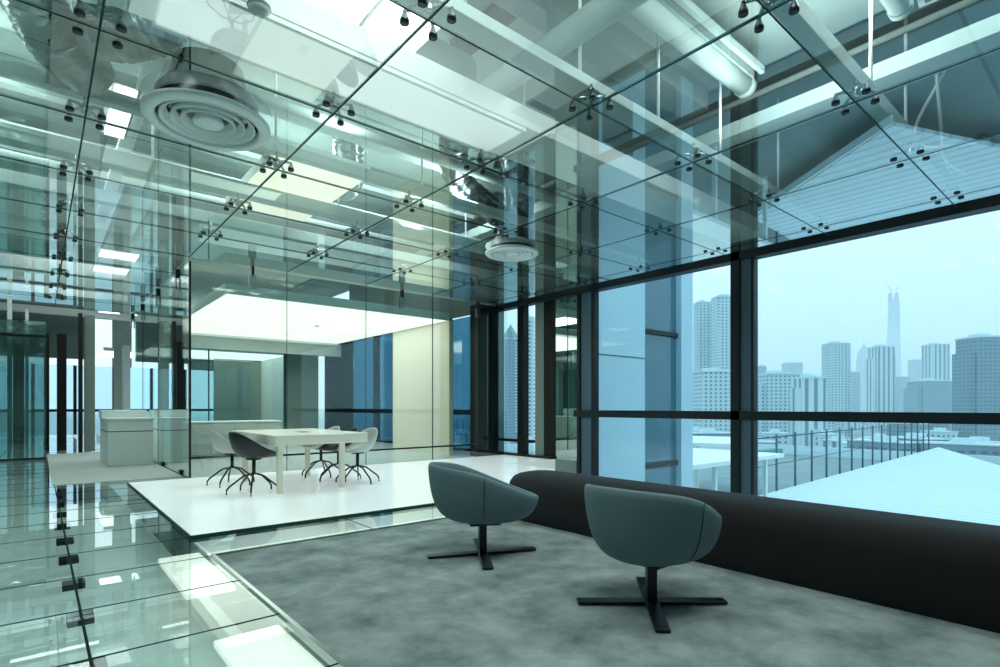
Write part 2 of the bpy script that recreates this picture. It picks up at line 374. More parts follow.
def lounge(label, loc, rz_seat, rz_base, rz_arm):
    t = thing('lounge_chair', label, 'chair', loc, rz_seat, 'tub chairs by the long bench')
    back = lambda th: abs(((th+PI)%(2*PI))-PI)/PI          # 0 front .. 1 back
    R = lambda th: .372 + .025*math.cos(2*th) - .012*math.sin(th)**2 + .01*sm(.6,1,back(th))
    zr = lambda th: .41 + .25*(.55*sm(0,.72,back(th))+.45*sm(.1,1,back(th)))
    o = obj('shell', shell_bm(R, .232, zr, flat=.74, shift=.015), 'chair', t, subd=1, solid=.035)
    # seat cushion
    bm = bmesh.new(); R2 = lambda th: R(th)-.10
    rings = []
    for r_, z_ in ((.0,.37),(.6,.385),(.9,.378),(1,.35),(.90,.33),(.70,.30)):
        rings.append([bm.verts.new((max(r_,.01)*R2(2*PI*k/32)*math.cos(2*PI*k/32), max(r_,.01)*R2(2*PI*k/32)*math.sin(2*PI*k/32), z_)) for k in range(32)])
    for j in range(5):
        for k in range(32): bm.faces.new((rings[j][k], rings[j][(k+1)%32], rings[j+1][(k+1)%32], rings[j+1][k])).smooth = True
    bm.faces.new(rings[0])
    obj('seat_cushion', bm, 'chair', t)
    # stitched seam down the side of the shell
    for sgn in (1,-1):
        th = sgn*PI*.57; pts = []
        for j in range(3, 13):
            t_ = j/12; e1, e2, e3 = 3*(1-t_)**2*t_, 3*(1-t_)*t_*t_, t_**3
            rad = R(th)*(e1*.74 + e2*1.74*.535 + e3)+.002
            if j > 5: pts.append((rad*math.cos(th)+.015*t_, rad*math.sin(th), .232+(zr(th)-.232)*(e2*.10+e3)))
        bm = bmesh.new(); tube(bm, pts, .0022, 6); obj('seam', bm, 'chair_black', t)
    bm = bmesh.new(); box(bm, -.026,.026,-.026,.026,.018,.235, Matrix.Rotation(rz_base-rz_seat,4,'Z'))
    obj('column', bm, 'black', t, bevel=.004)
    bm = bmesh.new(); box(bm, -.11,.11,-.11,.11,.222,.238); obj('seat_plate', bm, 'black', t, bevel=.004)
    for k in range(4):
        mx = Matrix.Rotation((rz_base if k%2==0 else rz_arm)-rz_seat+(k//2)*PI, 4, 'Z')
        bm = bmesh.new(); box(bm, .012,.395,-.036,.036,.006,.020, mx)
        a = obj('foot_arm', bm, 'black', t, bevel=.003)
        bm = bmesh.new(); r_ = lathe(bm, [(.001,0),(.018,0),(.018,.006),(.001,.006)], (.365,0,0), 12, mx); obj('glide', bm, 'rubber', a)
    return t
lounge('blue grey tub chair on black cross base, nearer one by the middle of the bench', (2.50,1.71,0), math.radians(2), math.radians(-40), math.radians(42))
lounge('blue grey tub chair on black cross base, farther one near the bench end', (2.42,3.06,0), math.radians(-26), math.radians(-24), math.radians(57))

def conf_chair(label, loc, rz, m):
    t = thing('conference_chair', label, 'chair', loc, rz, 'chairs around the conference table')
    back = lambda th: abs(((th+PI)%(2*PI))-PI)/PI
    R = lambda th: .275 + .012*math.cos(2*th)
    zr = lambda th: .45 + .06*sm(.15,.4,back(th)) + .235*sm(.35,.95,back(th))
    obj('shell', shell_bm(R, .415, zr, n=32, m=10, flat=.62), m, t, subd=1, solid=.018)
    bm = bmesh.new(); tube(bm, [(0,0,.22),(0,0,.42)], .022, 12); tube(bm, [(0,0,.40),(0,0,.425)], .09, 16); obj('column', bm, 'black', t)
    for k in range(5):
        a = 2*PI*k/5+.3
        d = (math.cos(a), math.sin(a))
        bm = bmesh.new(); tube(bm, [(0,0,.235),(d[0]*.12,d[1]*.12,.205),(d[0]*.27,d[1]*.27,.09),(d[0]*.30,d[1]*.30,.05),(d[0]*.302,d[1]*.302,.0)], .011, 8)
        obj('leg', bm, 'black', t)
    return t
Z0 = .012
conf_chair('black shell conference chair at the left long side of the table, nearest the carpet', (1.99,6.97,Z0), math.radians(15), 'chair_black')
conf_chair('pale grey chair standing in for a ghost reflection, far left behind the black one', (1.98,7.9,Z0), math.radians(-5), 'chair_pale')  # solid chair modelled in place of a ghost reflection
conf_chair('white conference chair at the right end of the table, nearest the windows', (3.34,6.98,Z0), math.radians(190), 'chair_pale')
conf_chair('dark conference chair in the middle of the three on the right of the table', (3.26,7.42,Z0), math.radians(175), 'chair_black')
conf_chair('pale conference chair farthest back on the right of the table', (3.24,8.0,Z0), math.radians(185), 'chair_pale')

M['bench'].node_tree.nodes['Principled BSDF'].inputs['Sheen Weight'].default_value = .25
M['bench'].node_tree.nodes['Principled BSDF'].inputs['Sheen Tint'].default_value = (.5,.7,.85,1)
# bench: one long rounded block
bm = bmesh.new()
prof = [(3.40,.0),(3.37,.06),(3.355,.18),(3.36,.30),(3.385,.375),(3.43,.42),(3.50,.44),(3.58,.445),(3.68,.446),(3.78,.438),(3.86,.41),(3.92,.36),(3.94,.0)]
ys = [-3.9,-2,0,1.5,3.0,3.6,3.72,3.80,3.85,3.875,3.885]
sc = [1,1,1,1,1,1,.995,.975,.94,.90,.85]
rings = []
for y, s_ in zip(ys, sc):
    cx, cz = 3.70, .18
    rings.append([bm.verts.new((cx+(x-cx)*(1-(1-s_)*.35), y, max(0, cz+(zz-cz)*s_) if zz > 0 else 0)) for x, zz in prof])
for j in range(len(rings)-1):
    for k in range(len(prof)-1): bm.faces.new((rings[j][k], rings[j][k+1], rings[j+1][k+1], rings[j+1][k])).smooth = True
bm.faces.new(rings[0]); bm.faces.new(rings[-1])
bn = obj('long_bench', bm, 'bench'); tag(bn, 'long dark brown upholstered bench with rounded top running along the windows', 'bench')

# reception desk
ds = thing('reception_desk', 'white boxy reception desk on the pale carpet in the corridor', 'desk', (1.24,12.4,.006))
obj('body', B((-.32,.36,-.72,.75,0,.80)), 'white', ds, bevel=.01)
obj('counter', B((-.34,.38,-.74,.2,.80,.84)), 'white', ds, bevel=.005)
obj('upstand', B((-.34,.38,.2,.77,.80,.98)), 'white', ds, bevel=.01)
obj('groove', B((-.324,.364,-.724,.754,.60,.612)), 'joint', ds)

# ================================================================ FAR CORRIDOR
struct('wall_far_glass', B((-2.5,.12,14.30,14.312,0,2.75)), 'wavy_glass', 'slightly wavy reflecting glass wall at the corridor end')
struct('trim_24', B((-2.5,.12,14.27,14.33,0,.035), (-2.5,.12,14.27,14.33,2.42,2.48)), 'black', 'dark base and transom of the corridor glass wall')
def post(x0, x1, y, m, name='wall_pier', z1=2.8, lab=None, d=.3): return struct(name, B((x0,x1,y,y+d,0,z1)), m, lab)
post(-.39,-.22,14.6,'dark_panel',lab='black pier at the corridor end')
post(-.47,-.40,14.5,'white',lab='white pier imitating a wavy reflection at the corridor end', z1=3.2, d=.1)  # this pier and the next post replace column reflections in the glass
post(-.20,-.15,14.5,'white',lab='thin white post imitating a wavy reflection at the corridor end', z1=3.0, d=.06)
post(.10,.20,16.8,'dark_panel',lab='dark post in the corridor')
post(.34,.52,16.8,'dark_panel',lab='black pier behind the corridor glass')
post(.82,1.02,16.0,'grey_green',lab='grey column left of the bright window', z1=3.2, d=.2)
post(.70,.78,15.8,'dark_panel',lab='thin dark post beside the grey column', z1=3.2, d=.1)
post(1.95,2.12,19.8,'white',lab='white pier right of the bright window', z1=2.9)
post(1.72,1.93,19.9,'wood_grey',lab='grey curtain panel by the bright window', z1=2.9, d=.06)
post(-1.6,-.62,15.2,'dark_panel',lab='dark wall piece at the corridor end', z1=2.6)
post(1.90,2.05,11.6,'dark_panel',lab='black pier behind the corridor glass wall', z1=3.2)
struct('wall_far', B((-3,1.05,20.2,20.3,2.45,4.5), (-3,-1.4,20.2,20.3,0,4.5), (2.2,7.8,26,26.1,2.6,4.5)), 'plenum_dark', 'far wall above the openings')
struct('window_6', B((-1.4,7.8,26.0,26.02,0,2.6)), 'window_glass', 'far windows at the end of the floor')
struct('trim_25', B(*[(x,x+.1,25.95,26.1,0,2.6) for x in (-1.4,-.2,1.0,2.2,3.4,4.6,5.8,7.0)], (-1.4,7.8,25.95,26.1,.86,.96)), 'frame', 'frames of the far windows')
lum3 = thing('luminous_ceiling', 'glowing ceiling panel above the corridor far behind the white desk', 'ceiling light', (2.2,23.6,2.9))
obj('diffuser', B((-.55,.5,-1.5,1.8,0,.03)), 'lum_cool', lum3)
obj('frame', B((-.57,.52,-1.53,-1.5,-.01,.1)), 'white', lum3)

# ================================================================ ABOVE THE GLASS CEILING
def beam(x0, x1, y0, y1, z0, z1, m, lab):
    # a flanged beam: lips along the two long bottom edges
    bm = B((x0,x1,y0,y1,z0,z1))
    o = obj('ceiling_beam', bm, m, bevel=.006); tag(o, lab, 'beam')
    return o
beam(-3,7.7,2.62,2.80,3.38,3.46,'beam','slim pale beam above the second glass joint from the camera')
beam(-3,7.7,1.335,1.45,3.38,3.50,'beam','slim pale beam above the glass joint nearest the camera, at upper right')
beam(-3,7.7,3.40,3.95,3.42,3.60,'beam_white','wide bright white trough beam crossing beside the large round diffuser')
beam(-3,7.7,5.22,5.32,3.42,3.52,'beam','narrow pale beam just behind the smaller round diffuser')
beam(-3,7.7,6.50,6.68,3.42,3.56,'beam','pale beam in front of the warm light box far edge')
beam(-3,7.7,7.78,7.92,3.42,3.56,'beam','pale beam nearest to the header of the glass wall')
for k, y in enumerate((10.2,11.5,12.8,14.1,15.4,17,18.6)):
    beam(-3,1.6 if y < 16 else 7.7,y,y+.22,3.5,3.72,'beam' if k%2 else 'beam_white', f'pale cross beam far over the corridor, {ordn[k]} past the glass corner')
for k, (y, zz) in enumerate(((3.1,4.3),(7.3,4.2),(8.7,4.1))):
    beam(-3,5.6,y,y+.3,zz,4.55,'plenum_dark', f'deep grey beam under the slab, {ordn[k]} behind the trough beam')
beam(.60,.72,-3,9.5,3.62,3.68,'beam_white','narrow white beam running lengthwise over the left side of the large diffuser')
beam(5.5,5.8,-3,9,3.86,4.0,'beam','pale lengthwise beam near the windows')
beam(-1.2,-1.0,-3,14,3.6,3.75,'beam','pale lengthwise beam at the far left')
# slab opening (dark slot)
o = obj('slab_slot', B((3.0,3.25,-2,4.3,4.50,4.545)), 'void'); tag(o, 'dark slot in the slab between the two upper white beams', 'slot')
# pale tube duct lengthwise
bm = bmesh.new(); tube(bm, [(2.98,-3,3.78),(2.98,0,3.78),(2.98,4.1,3.78)], .10, 20)
o = obj('round_duct', bm, 'duct'); tag(o, 'soft pale round duct running lengthwise above the second white beam', 'duct')
bm = bmesh.new(); tube(bm, [(-.5,4.2,4.1),(1,4.2,4.1),(3.05,4.2,4.1)], .26, 28)
o = obj('round_duct', bm, 'duct'); tag(o, 'thick round duct whose blunt end shows beside the dark slot', 'duct')
t = thing('capped_pipe', 'capped pale pipe above the spider fitting at upper right', 'pipe', (0,0,0))
bm = bmesh.new(); tube(bm, [(-2,2.56,4.2),(1,2.56,4.2),(5.3,2.56,4.2)], .09, 20); obj('pipe', bm, 'duct', t)
bm = bmesh.new(); tube(bm, [(5.28,2.56,4.2),(5.36,2.56,4.2)], .10, 20); obj('cap', bm, 'beam', t)
bm = bmesh.new(); tube(bm, [(5.3,2.56,4.3),(5.3,2.56,4.34)], .015, 8); obj('valve', bm, 'black', t)
t = thing('cable_channel', 'slim double cable channel ending beside the capped pipe', 'cable channel', (0,0,0))
obj('rail', B((-2,5.3,2.36,2.40,4.24,4.30)), 'beam', t); obj('rail', B((-2,5.3,2.46,2.50,4.24,4.30)), 'beam', t); obj('tray', B((-2,5.28,2.36,2.50,4.30,4.31)), 'plenum_dark', t)
bm = bmesh.new(); tube(bm, [(5.62,-3,4.25),(5.62,9,4.25)], .03, 10); o = obj('thin_pipe', bm, 'plenum_dark'); tag(o, 'thin dark pipe running along the slab edge near the windows', 'pipe')
t = thing('capped_pipe', 'short pale pipe ending near the white ceiling speaker at upper right', 'pipe', (0,0,0))
bm = bmesh.new(); tube(bm, [(2.5,1.18,4.0),(4.85,1.18,4.0)], .07, 16); obj('pipe', bm, 'duct', t)
bm = bmesh.new(); tube(bm, [(4.84,1.18,4.0),(4.9,1.18,4.0)], .078, 16); obj('cap', bm, 'beam', t)
for k, (y, zz, r_) in enumerate(((5.0,3.75,.05),(6.1,3.8,.06),(7.0,3.72,.045),(8.2,3.85,.06))):
    bm = bmesh.new(); tube(bm, [(-3,y,zz),(5.6,y,zz)], r_, 12)
    o = obj('service_pipe', bm, 'beam'); tag(o, f'pale service pipe crossing above the glass, {ordn[k]} behind the large diffuser', 'pipe')
bm = bmesh.new(); box(bm, -1.3,5.4,5.52,5.74,4.0,4.12); o = obj('cable_tray', bm, 'duct'); tag(o, 'flat pale cable tray over the warm light box', 'cable tray')
# rods
rods = [(3.05,2.70),(4.05,2.70),(4.95,1.39),(5.9,1.39),(3.6,3.9),(5.1,2.70),(2.0,1.40),(6.4,2.70),(1.7,5.27),(3.3,5.27),(4.7,5.27),(2.9,6.6),(4.9,6.6),(.9,6.6),(.2,5.27)]
for k, (x, y) in enumerate(rods):
    bm = bmesh.new(); tube(bm, [(x,y,3.45),(x,y,4.55)], .013, 8)
    row = 'first' if y < 2 else 'second' if y < 3 else 'third' if y < 4 else 'fourth' if y < 6 else 'fifth'
    n_ = sum(1 for a, b_ in rods if b_ == y and a > x)
    o = obj('hanger_rod', bm, 'beam_white'); tag(o, f'thin white hanger rod above the {row} beam from the camera, {ordn[n_]} from the windows', 'hanger rod', 'rods holding the beams')
# projector / speaker box
t = thing('ceiling_speaker', 'white box speaker hanging above the glass at the upper right', 'speaker', (4.78,.93,4.0), math.radians(6))
obj('housing', B((-.24,.20,-.14,.12,.04,.30)), 'beam_white', t, bevel=.015); obj('rim', B((-.26,.22,-.16,.14,.0,.04)), 'white', t, bevel=.008)
obj('grille', B((-.22,.18,-.12,.10,-.006,.0)), 'frame_light', t)
# cables
def spline(pts, n):
    P = [Vector(p) for p in pts]; out = []
    for i in range(n+1):                           # Catmull-Rom
        s_ = i/n*(len(P)-1); k = min(int(s_), len(P)-2); f = s_-k
        p0, p1, p2, p3 = P[max(k-1,0)], P[k], P[k+1], P[min(k+2,len(P)-1)]
        out.append(.5*((2*p1)+(-p0+p2)*f+(2*p0-5*p1+4*p2-p3)*f*f+(-p0+3*p1-3*p2+p3)*f**3))
    return out
def cable(pts, r_, m, lab):
    bm = bmesh.new(); tube(bm, spline(pts, 60), r_, 8); return tag(obj('loose_cable', bm, m), lab, 'cable')
cable([(7.4,.5,3.5),(6.6,.9,3.45),(6.2,1.3,3.42),(6.1,1.36,3.6),(5.9,1.1,3.95),(5.8,1.15,3.98),(6.2,1.2,3.6),(6.6,1.25,3.42),(7.2,1.2,3.41)], .014,'beam_white','white looped cable lying above the glass near the window head')
cable([(4.0,1.1,4.3),(4.1,.95,3.95),(4.25,.9,3.75),(4.40,.95,3.85),(4.46,1.0,4.2)], .02,'beam_white','white sagging cable beside the ceiling speaker')
cable([(6.3,.95,3.42),(6.45,.9,3.45),(6.55,.88,3.43),(6.7,.8,3.45)], .02,'black','short black cable end lying above the glass by the window')

# corrugated foil ducts
def flex(pts, r_, lab, n=90, m='foil'):
    P = [Vector(p) for p in pts]; out = []
    for i in range(n+1):                           # Catmull-Rom
        s_ = i/n*(len(P)-1); k = min(int(s_), len(P)-2); f = s_-k
        p0, p1, p2, p3 = P[max(k-1,0)], P[k], P[k+1], P[min(k+2,len(P)-1)]
        out.append(.5*((2*p1)+(-p0+p2)*f+(2*p0-5*p1+4*p2-p3)*f*f+(-p0+3*p1-3*p2+p3)*f**3))
    bm = bmesh.new(); rnd = random.Random(len(lab))
    tube(bm, out, r_, 22, r_fn=lambda t_: r_*(1+.10*(1 if int(t_*n)%2 else -.6)+.05*rnd.uniform(-1,1)))
    for v in bm.verts: v.co += Vector((rnd.uniform(-1,1),rnd.uniform(-1,1),rnd.uniform(-1,1)))*r_*.045
    o = obj('flexible_duct', bm, m); tag(o, lab, 'duct'); return o
flex([(-.28,4.15,3.9),(-.02,4.75,3.72),(.12,5.0,3.62),(.30,5.25,3.60)], .17, 'silver foil duct lying at the upper left above the glass')
flex([(.30,4.85,3.72),(.48,4.62,3.66),(.66,4.40,3.72),(.72,4.35,3.95)], .15, 'crinkled foil duct bending behind the large round diffuser')
flex([(3.32,4.55,4.2),(3.45,4.85,4.0),(3.80,5.3,3.78),(4.35,5.55,3.70),(4.85,5.72,3.66)], .15, 'silver foil duct curling down to the smaller diffuser from the left')
flex([(3.95,4.55,4.25),(4.25,4.85,4.05),(4.65,5.15,3.85),(4.95,5.45,3.66)], .17, 'silver foil duct dropping steeply into the smaller diffuser')
flex([(2.75,6.0,4.3),(2.85,6.2,4.1),(3.0,6.5,3.95),(3.1,6.9,3.95)], .16, 'dark wrapped duct bend right of the warm light box', m='steel')
flex([(.9,6.0,4.1),(1.1,5.9,3.8),(1.35,5.75,3.75),(1.5,5.6,3.95)], .12, 'foil duct elbow behind the large diffuser', m='foil')

# round diffusers (hang just under the glass)
def diffuser(label, loc, R, zoff, neck=True):
    t = thing('round_diffuser', label, 'air diffuser', loc)
    bm = bmesh.new(); lathe(bm, [(R*.80,.05),(R*.80,0),(R*.84,-.012*R/.4),(R*.97,0.0),(R,.012),(R,.03),(R*.86,.055)], (0,0,0), 64)
    obj('outer_ring', bm, 'diffuser', t)
    for k, (f0, f1) in enumerate(((.69,.73),(.53,.57),(.38,.42))):
        bm = bmesh.new(); lathe(bm, [(R*f0*.90,.055*R/.4),(R*f0,.03*R/.4),(R*f1,.0),(R*f1+.006,.008),(R*f0+.01,.045*R/.4),(R*f0*.92,.065*R/.4)], (0,0,0), 56)
        obj('cone', bm, 'diffuser', t)
    bm = bmesh.new(); r_ = lathe(bm, [(.001,.0),(R*.20,.0),(R*.25,.012),(R*.20,.06)], (0,0,0), 40); obj('centre_cone', bm, 'diffuser', t)
    bm = bmesh.new(); lathe(bm, [(R*.80,.05),(R*.80,.16*R/.4),(R*.62,.26*R/.4),(R*.55,.40*R/.4)], (0,0,0), 48); obj('neck', bm, 'dark_steel', t)
    bm = bmesh.new(); lathe(bm, [(.001,.10*R/.4),(R*.79,.10*R/.4)], (0,0,0), 48); obj('dark_backing', bm, 'void', t)  # black disc paints the dark gaps between the cones
    return t
diffuser('large round air diffuser set into the glass ceiling at the upper left', (.97,4.52,3.15), .43, 0)
diffuser('smaller round air diffuser under the foil ducts', (5.03,5.70,3.16), .37, 0)

# lamps and light boxes above the glass
def lampbox(name, label, x0, x1, y0, y1, z0, m, frame='beam_white'):
    t = thing(name, label, 'light', ((x0+x1)/2,(y0+y1)/2,z0)); w, l = (x1-x0)/2, (y1-y0)/2
    obj('housing', B((-w-.02,w+.02,-l-.02,l+.02,.02,.12)), frame, t)
    obj('diffuser', B((-w,w,-l,l,0,.02)), m, t); return t
lampbox('light_box', 'large warm white light box above the glass in the middle of the ceiling', 1.85,2.82,5.62,7.60,3.62,'warm_box')
lampbox('ceiling_glow_panel', 'bright panel standing in for a reflection above the glass behind the large diffuser', .47,.62,5.30,6.30,3.60,'lamp')  # glowing panel put in place of a reflection in the glass
lampbox('ceiling_glow_panel', 'bright white lamp above the corridor glass ceiling', .78,1.30,11.0,13.2,3.60,'lamp')
lampbox('ceiling_glow_panel', 'bright white lamp farthest down the corridor', 1.25,1.70,17.2,18.3,3.60,'lamp')
lampbox('white_light_panel', 'white light panels at the top edge above the trough beam', 1.15,1.85,2.75,3.92,3.95,'lamp')
lampbox('white_light_panel', 'white light panel next to the dark slot above the trough beam', 1.92,2.35,3.2,3.95,3.95,'lamp')
t = thing('trough_glow_panel', 'added glowing strip imitating a reflection under the trough beam at the upper left', 'light', (1.9,3.675,3.39))  # added panel, its glow stands in for a reflection on the beam
obj('diffuser', B((-1.35,1.25,-.24,.24,0,.015)), 'trough_reflection_glow', t); obj('rim', B((-1.37,1.27,-.27,-.24,-.005,.025), (-1.37,1.27,.24,.27,-.005,.025)), 'beam_white', t)
# smoke detector
t = thing('smoke_detector', 'round white smoke detector above the glass at the top left', 'smoke detector', (.98,3.33,3.34))
bm = bmesh.new(); lathe(bm, [(.001,0),(.045,.0),(.06,.015),(.06,.045),(.001,.045)], (0,0,0), 28); obj('body', bm, 'white', t)
bm = bmesh.new(); lathe(bm, [(.062,.02),(.066,.03),(.062,.04)], (0,0,0), 28); obj('collar', bm, 'plenum_dark', t)

# spider fittings
def spider(label, loc):
    t = thing('spider_fitting', label, 'spider fitting', loc, 0, 'steel spider fittings of the glass ceiling')
    bm = bmesh.new(); lathe(bm, [(.001,.03),(.03,.03),(.034,.05),(.034,.09),(.02,.105),(.001,.105)], (0,0,0), 14); tube(bm, [(0,0,.1),(0,0,.17)], .012, 8); obj('hub', bm, 'steel', t)
    for k in range(4):
        a = PI/4+k*PI/2; d = (math.cos(a), math.sin(a))
        bm = bmesh.new(); tube(bm, [(0,0,.07),(d[0]*.07,d[1]*.07,.078),(d[0]*.13,d[1]*.13,.062)], .013, 8, r_fn=lambda u_: .017-.006*u_); arm = obj('arm', bm, 'steel', t)
        bm = bmesh.new(); lathe(bm, [(.001,.066),(.010,.066),(.013,.045),(.027,.012),(.027,-.010),(.020,-.014),(.001,-.014)], (d[0]*.135,d[1]*.135,0), 14); obj('glass_bolt', bm, 'dark_steel' , arm)
    return t
proto = None
xs_ = [7.25,5.86,4.47,3.08,1.68,.27,-1.13]
for j, y in enumerate([.07,1.35,2.62,3.91,5.18,6.46,7.73]):
    for i, x in enumerate(xs_):
        if x < .3 and y < 2: continue
        if x < -1 and y < 5: continue
        lab = f'steel spider fitting in the ceiling, {ordn[j]} row from the camera, {ordn[i]} from the windows'
        if proto is None: proto = spider(lab, (x,y,H))
        else: dup(proto, (x,y,H), 0, lab)
for j, y in enumerate(GY2[:5]):
    dup(proto, (.27,y,H), 0, f'steel four-arm spider fitting over the corridor, {ordn[j]} past the glass corner')

# ================================================================ OUTSIDE
# corrugated roof next to the windows: thick sloping sheet
def prism(bm, pts, th):
    top = [bm.verts.new(p) for p in pts]; bot = [bm.verts.new((p[0],p[1],p[2]-th)) for p in pts]
    bm.faces.new(top); bm.faces.new(bot[::-1]); n = len(pts)
    for i in range(n): bm.faces.new((top[i], bot[i], bot[(i+1)%n], top[(i+1)%n]))
t = thing('corrugated_roof', 'pale blue corrugated metal roof below the large window', 'roof', (0,0,0))
bm = bmesh.new(); prism(bm, [(19.4,4.9,-2.95),(24.2,11.2,-2.95),(68,13.3,-2.95),(50,6.5,-2.95),(40,-9,-2.95),(28,-9,-2.95),(23.7,3.1,-2.95)][::-1], .12); obj('sheet', bm, 'roofing', t)
bm = bmesh.new(); prism(bm, [(19.3,4.9,-2.99),(24.1,11.35,-2.99),(68,13.45,-2.99),(68,13.32,-2.99),(24.25,11.22,-2.99),(19.4,4.88,-2.99)], .25); obj('gable_trim', bm, 'terrace', t)
obj('walls', B((25,39,-8,6,-12,-3.1), (26,48,6.6,10.8,-12,-3.1)), 'terrace', t)
# neighbouring wing
w_ = thing('building_wing', 'pale blue wing of the same building seen through the left window', 'building', (0,0,0))
obj('wall', B((9.95,12.15,8.5,9.6,-12,10)), 'wing_wall', w_)
obj('curtain_wall', B((12.15,13.8,8.62,9.6,-12,10)), 'wing_glass', w_)
obj('corner_pier', B((13.8,14.4,8.45,9.6,-12,10)), 'wing_wall', w_)
obj('floor_band', B((12.15,13.8,8.55,8.62,3.0,3.12), (12.15,13.8,8.55,8.62,-.6,-.45)), 'frame', w_)
obj('coping', B((9.95,12.15,8.485,8.5,2.30,2.325)), 'frame_light', w_)
obj('window', B((10.4,11.6,8.48,8.5,-2.4,-1.0)), 'blue_win', w_)
# terrace with pergola posts
tr = thing('roof_terrace', 'pale roof terrace below the windows', 'terrace', (0,0,0))
obj('deck', B((13,60,2.9,44,-4.2,-3.9)), 'terrace_dark', tr)
obj('parapet', B((13,60,43.6,44,-3.9,-3.0), (59.6,60,2.9,44,-3.9,-3.0)), 'terrace', tr)
obj('planter', B((24,58,24,25,-3.9,-3.2)), 'green_net', tr)
pg = thing('post_fence', 'row of slender metal posts with thin rails along the corrugated roof edge', 'fence', (24.3,11.35,-3.0))
for k in range(17):
    x = .3+k*2.45; y = x*.048
    bm = bmesh.new(); tube(bm, [(x,y,0),(x,y,2.75)], .055, 8); obj('post', bm, 'frame_light', pg)
bm = bmesh.new(); tube(bm, [(0,0,2.6),(40.5,1.94,2.6)], .035, 6); obj('rail', bm, 'frame_light', pg)
bm = bmesh.new(); tube(bm, [(0,0,1.3),(40.5,1.94,1.3)], .02, 6); obj('rail', bm, 'frame_light', pg)
sk = thing('skylight_canopy', 'white framed canopy structure on the terrace by the blue wing', 'canopy', (19.5,11.5,-3.9))
for x in (-3,-1,1,3):
    for y in (-1.5,1.5): obj('post', B((x-.07,x+.07,y-.07,y+.07,0,2.9)), 'white', sk)
obj('roof', B((-3.6,3.6,-2,2,2.9,3.05)), 'white', sk)
sk2 = dup(sk, (30,16,-3.9), .4, 'white framed canopy structure farther out on the terrace')
# city ground
bm = bmesh.new(); bmesh.ops.create_grid(bm, x_segments=2, y_segments=2, size=9000); o = struct('ground', bm, 'ground', 'city ground'); o.location = (4500,0,-36)

F_ = {'a': facade('facade_pale', (.52,.66,.70), (.12,.22,.27), 4.2, 3.4, .45, .5), 'b': facade('facade_grey', (.30,.42,.47), (.10,.19,.24), 3.6, 3.3, .5, .5),
      'c': facade('facade_striped', (.60,.72,.76), (.16,.27,.32), 7.5, 3.3, .4, .5, True), 'd': facade('facade_dark', (.20,.30,.35), (.10,.18,.22), 4, 3.4, .6, .4),
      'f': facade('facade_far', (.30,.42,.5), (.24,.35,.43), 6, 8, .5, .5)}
yaw = math.radians(-40)
def tower(label, x, y, w, top, d=None, m='a', rot=0, kind='block'):
    x, y, w, top = x*5, y*5, w*4.1, (top-1.05)*5+1.05
    d = d or w*.8; z0 = -36; h_ = top-z0
    t = thing('skyscraper' if kind in ('spire','crane') else 'apartment_tower', label, 'building', (x,y,z0), yaw+rot)
    mm = F_[m]
    if kind == 'spire':
        obj('shaft', B((-w/2,w/2,-w/2,w/2,0,h_*.74), (-w*.42,w*.42,-w*.42,w*.42,h_*.74,h_*.82), (-w*.30,w*.30,-w*.3,w*.3,h_*.82,h_*.88)), mm, t)
        bm = bmesh.new(); lathe(bm, [(w*.28,h_*.88),(w*.12,h_*.93),(w*.04,h_*.96),(.3,h_)], (0,0,0), 8); obj('spire', bm, mm, t)
    elif kind == 'crane':
        bm = bmesh.new(); seg = 12; rings = []
        for j in range(25):
            f = j/24; r_ = w*(.50-.24*f**.8); a0 = f*1.6
            rings.append([bm.verts.new((r_*(1+.08*math.cos(3*(2*PI*k/seg)))*math.cos(2*PI*k/seg+a0), r_*(1+.08*math.cos(3*(2*PI*k/seg)))*math.sin(2*PI*k/seg+a0), h_*.93*f)) for k in range(seg)])
        for j in range(24):
            for k in range(seg): bm.faces.new((rings[j][k],rings[j][(k+1)%seg],rings[j+1][(k+1)%seg],rings[j+1][k]))
        obj('shaft', bm, mm, t)
        obj('crown', B((-w*.24,-w*.13,-w*.1,w*.1,h_*.92,h_*.99), (w*.13,w*.24,-w*.1,w*.1,h_*.92,h_*.99), (-w*.2,w*.2,-w*.2,w*.2,h_*.90,h_*.94)), mm, t)
        for sx in (-1,1):
            bm = bmesh.new(); tube(bm, [(sx*w*.18,0,h_*.98),(sx*w*.14,0,h_*1.02),(sx*w*.38,0,h_*1.055)], w*.02, 6); obj('tower_crane', bm, 'frame', t)
    else:
        obj('body', B((-w/2,w/2,-d/2,d/2,0,h_)), mm, t)
        if kind == 'step':
            obj('side_wing', B((-w*.68,-w*.5,-d*.4,d*.4,0,h_*.86), (w*.5,w*.62,-d*.4,d*.4,0,h_*.93)), mm, t)
        if kind == 'balcony':
            n = int(h_/3.3)
            bm = B(*[(w*.30,w*.56,-d/2-1.2,-d/2+.5,k*3.3,k*3.3+1.1) for k in range(3,n)]); obj('balconies', bm, 'terrace', t)
            bm = B(*[(-w*.53,-w*.42,-d/2-.8,-d/2+.5,k*3.3,k*3.3+1.1) for k in range(3,n)]); obj('balconies', bm, 'terrace', t)
        obj('roof_house', B((-w*.28,w*.1,-d*.2,d*.25,h_,h_+3.2), (w*.2,w*.4,-d*.2,d*.2,h_,h_+1.8)), 'terrace', t)
        obj('cornice', B((-w*.52,w*.52,-d*.53,d*.53,h_-.9,h_+.5)), 'terrace', t)
    return t
tower('left half of the tall pale twin tower behind the left window', 118.9,67.2,4.2,25.3,m='a',kind='balcony')
tower('right half of the tall pale twin tower beside the dark mullion', 115.1,59.8,5.7,25.0,m='a',kind='balcony')
tower('low pale block with dark windows at the foot of the twin tower', 89.7,48.6,7.6,7.1,m='a')
tower('long mid-rise block just right of the thick mullion', 108.4,45.9,7.7,7.3,m='a',kind='step')
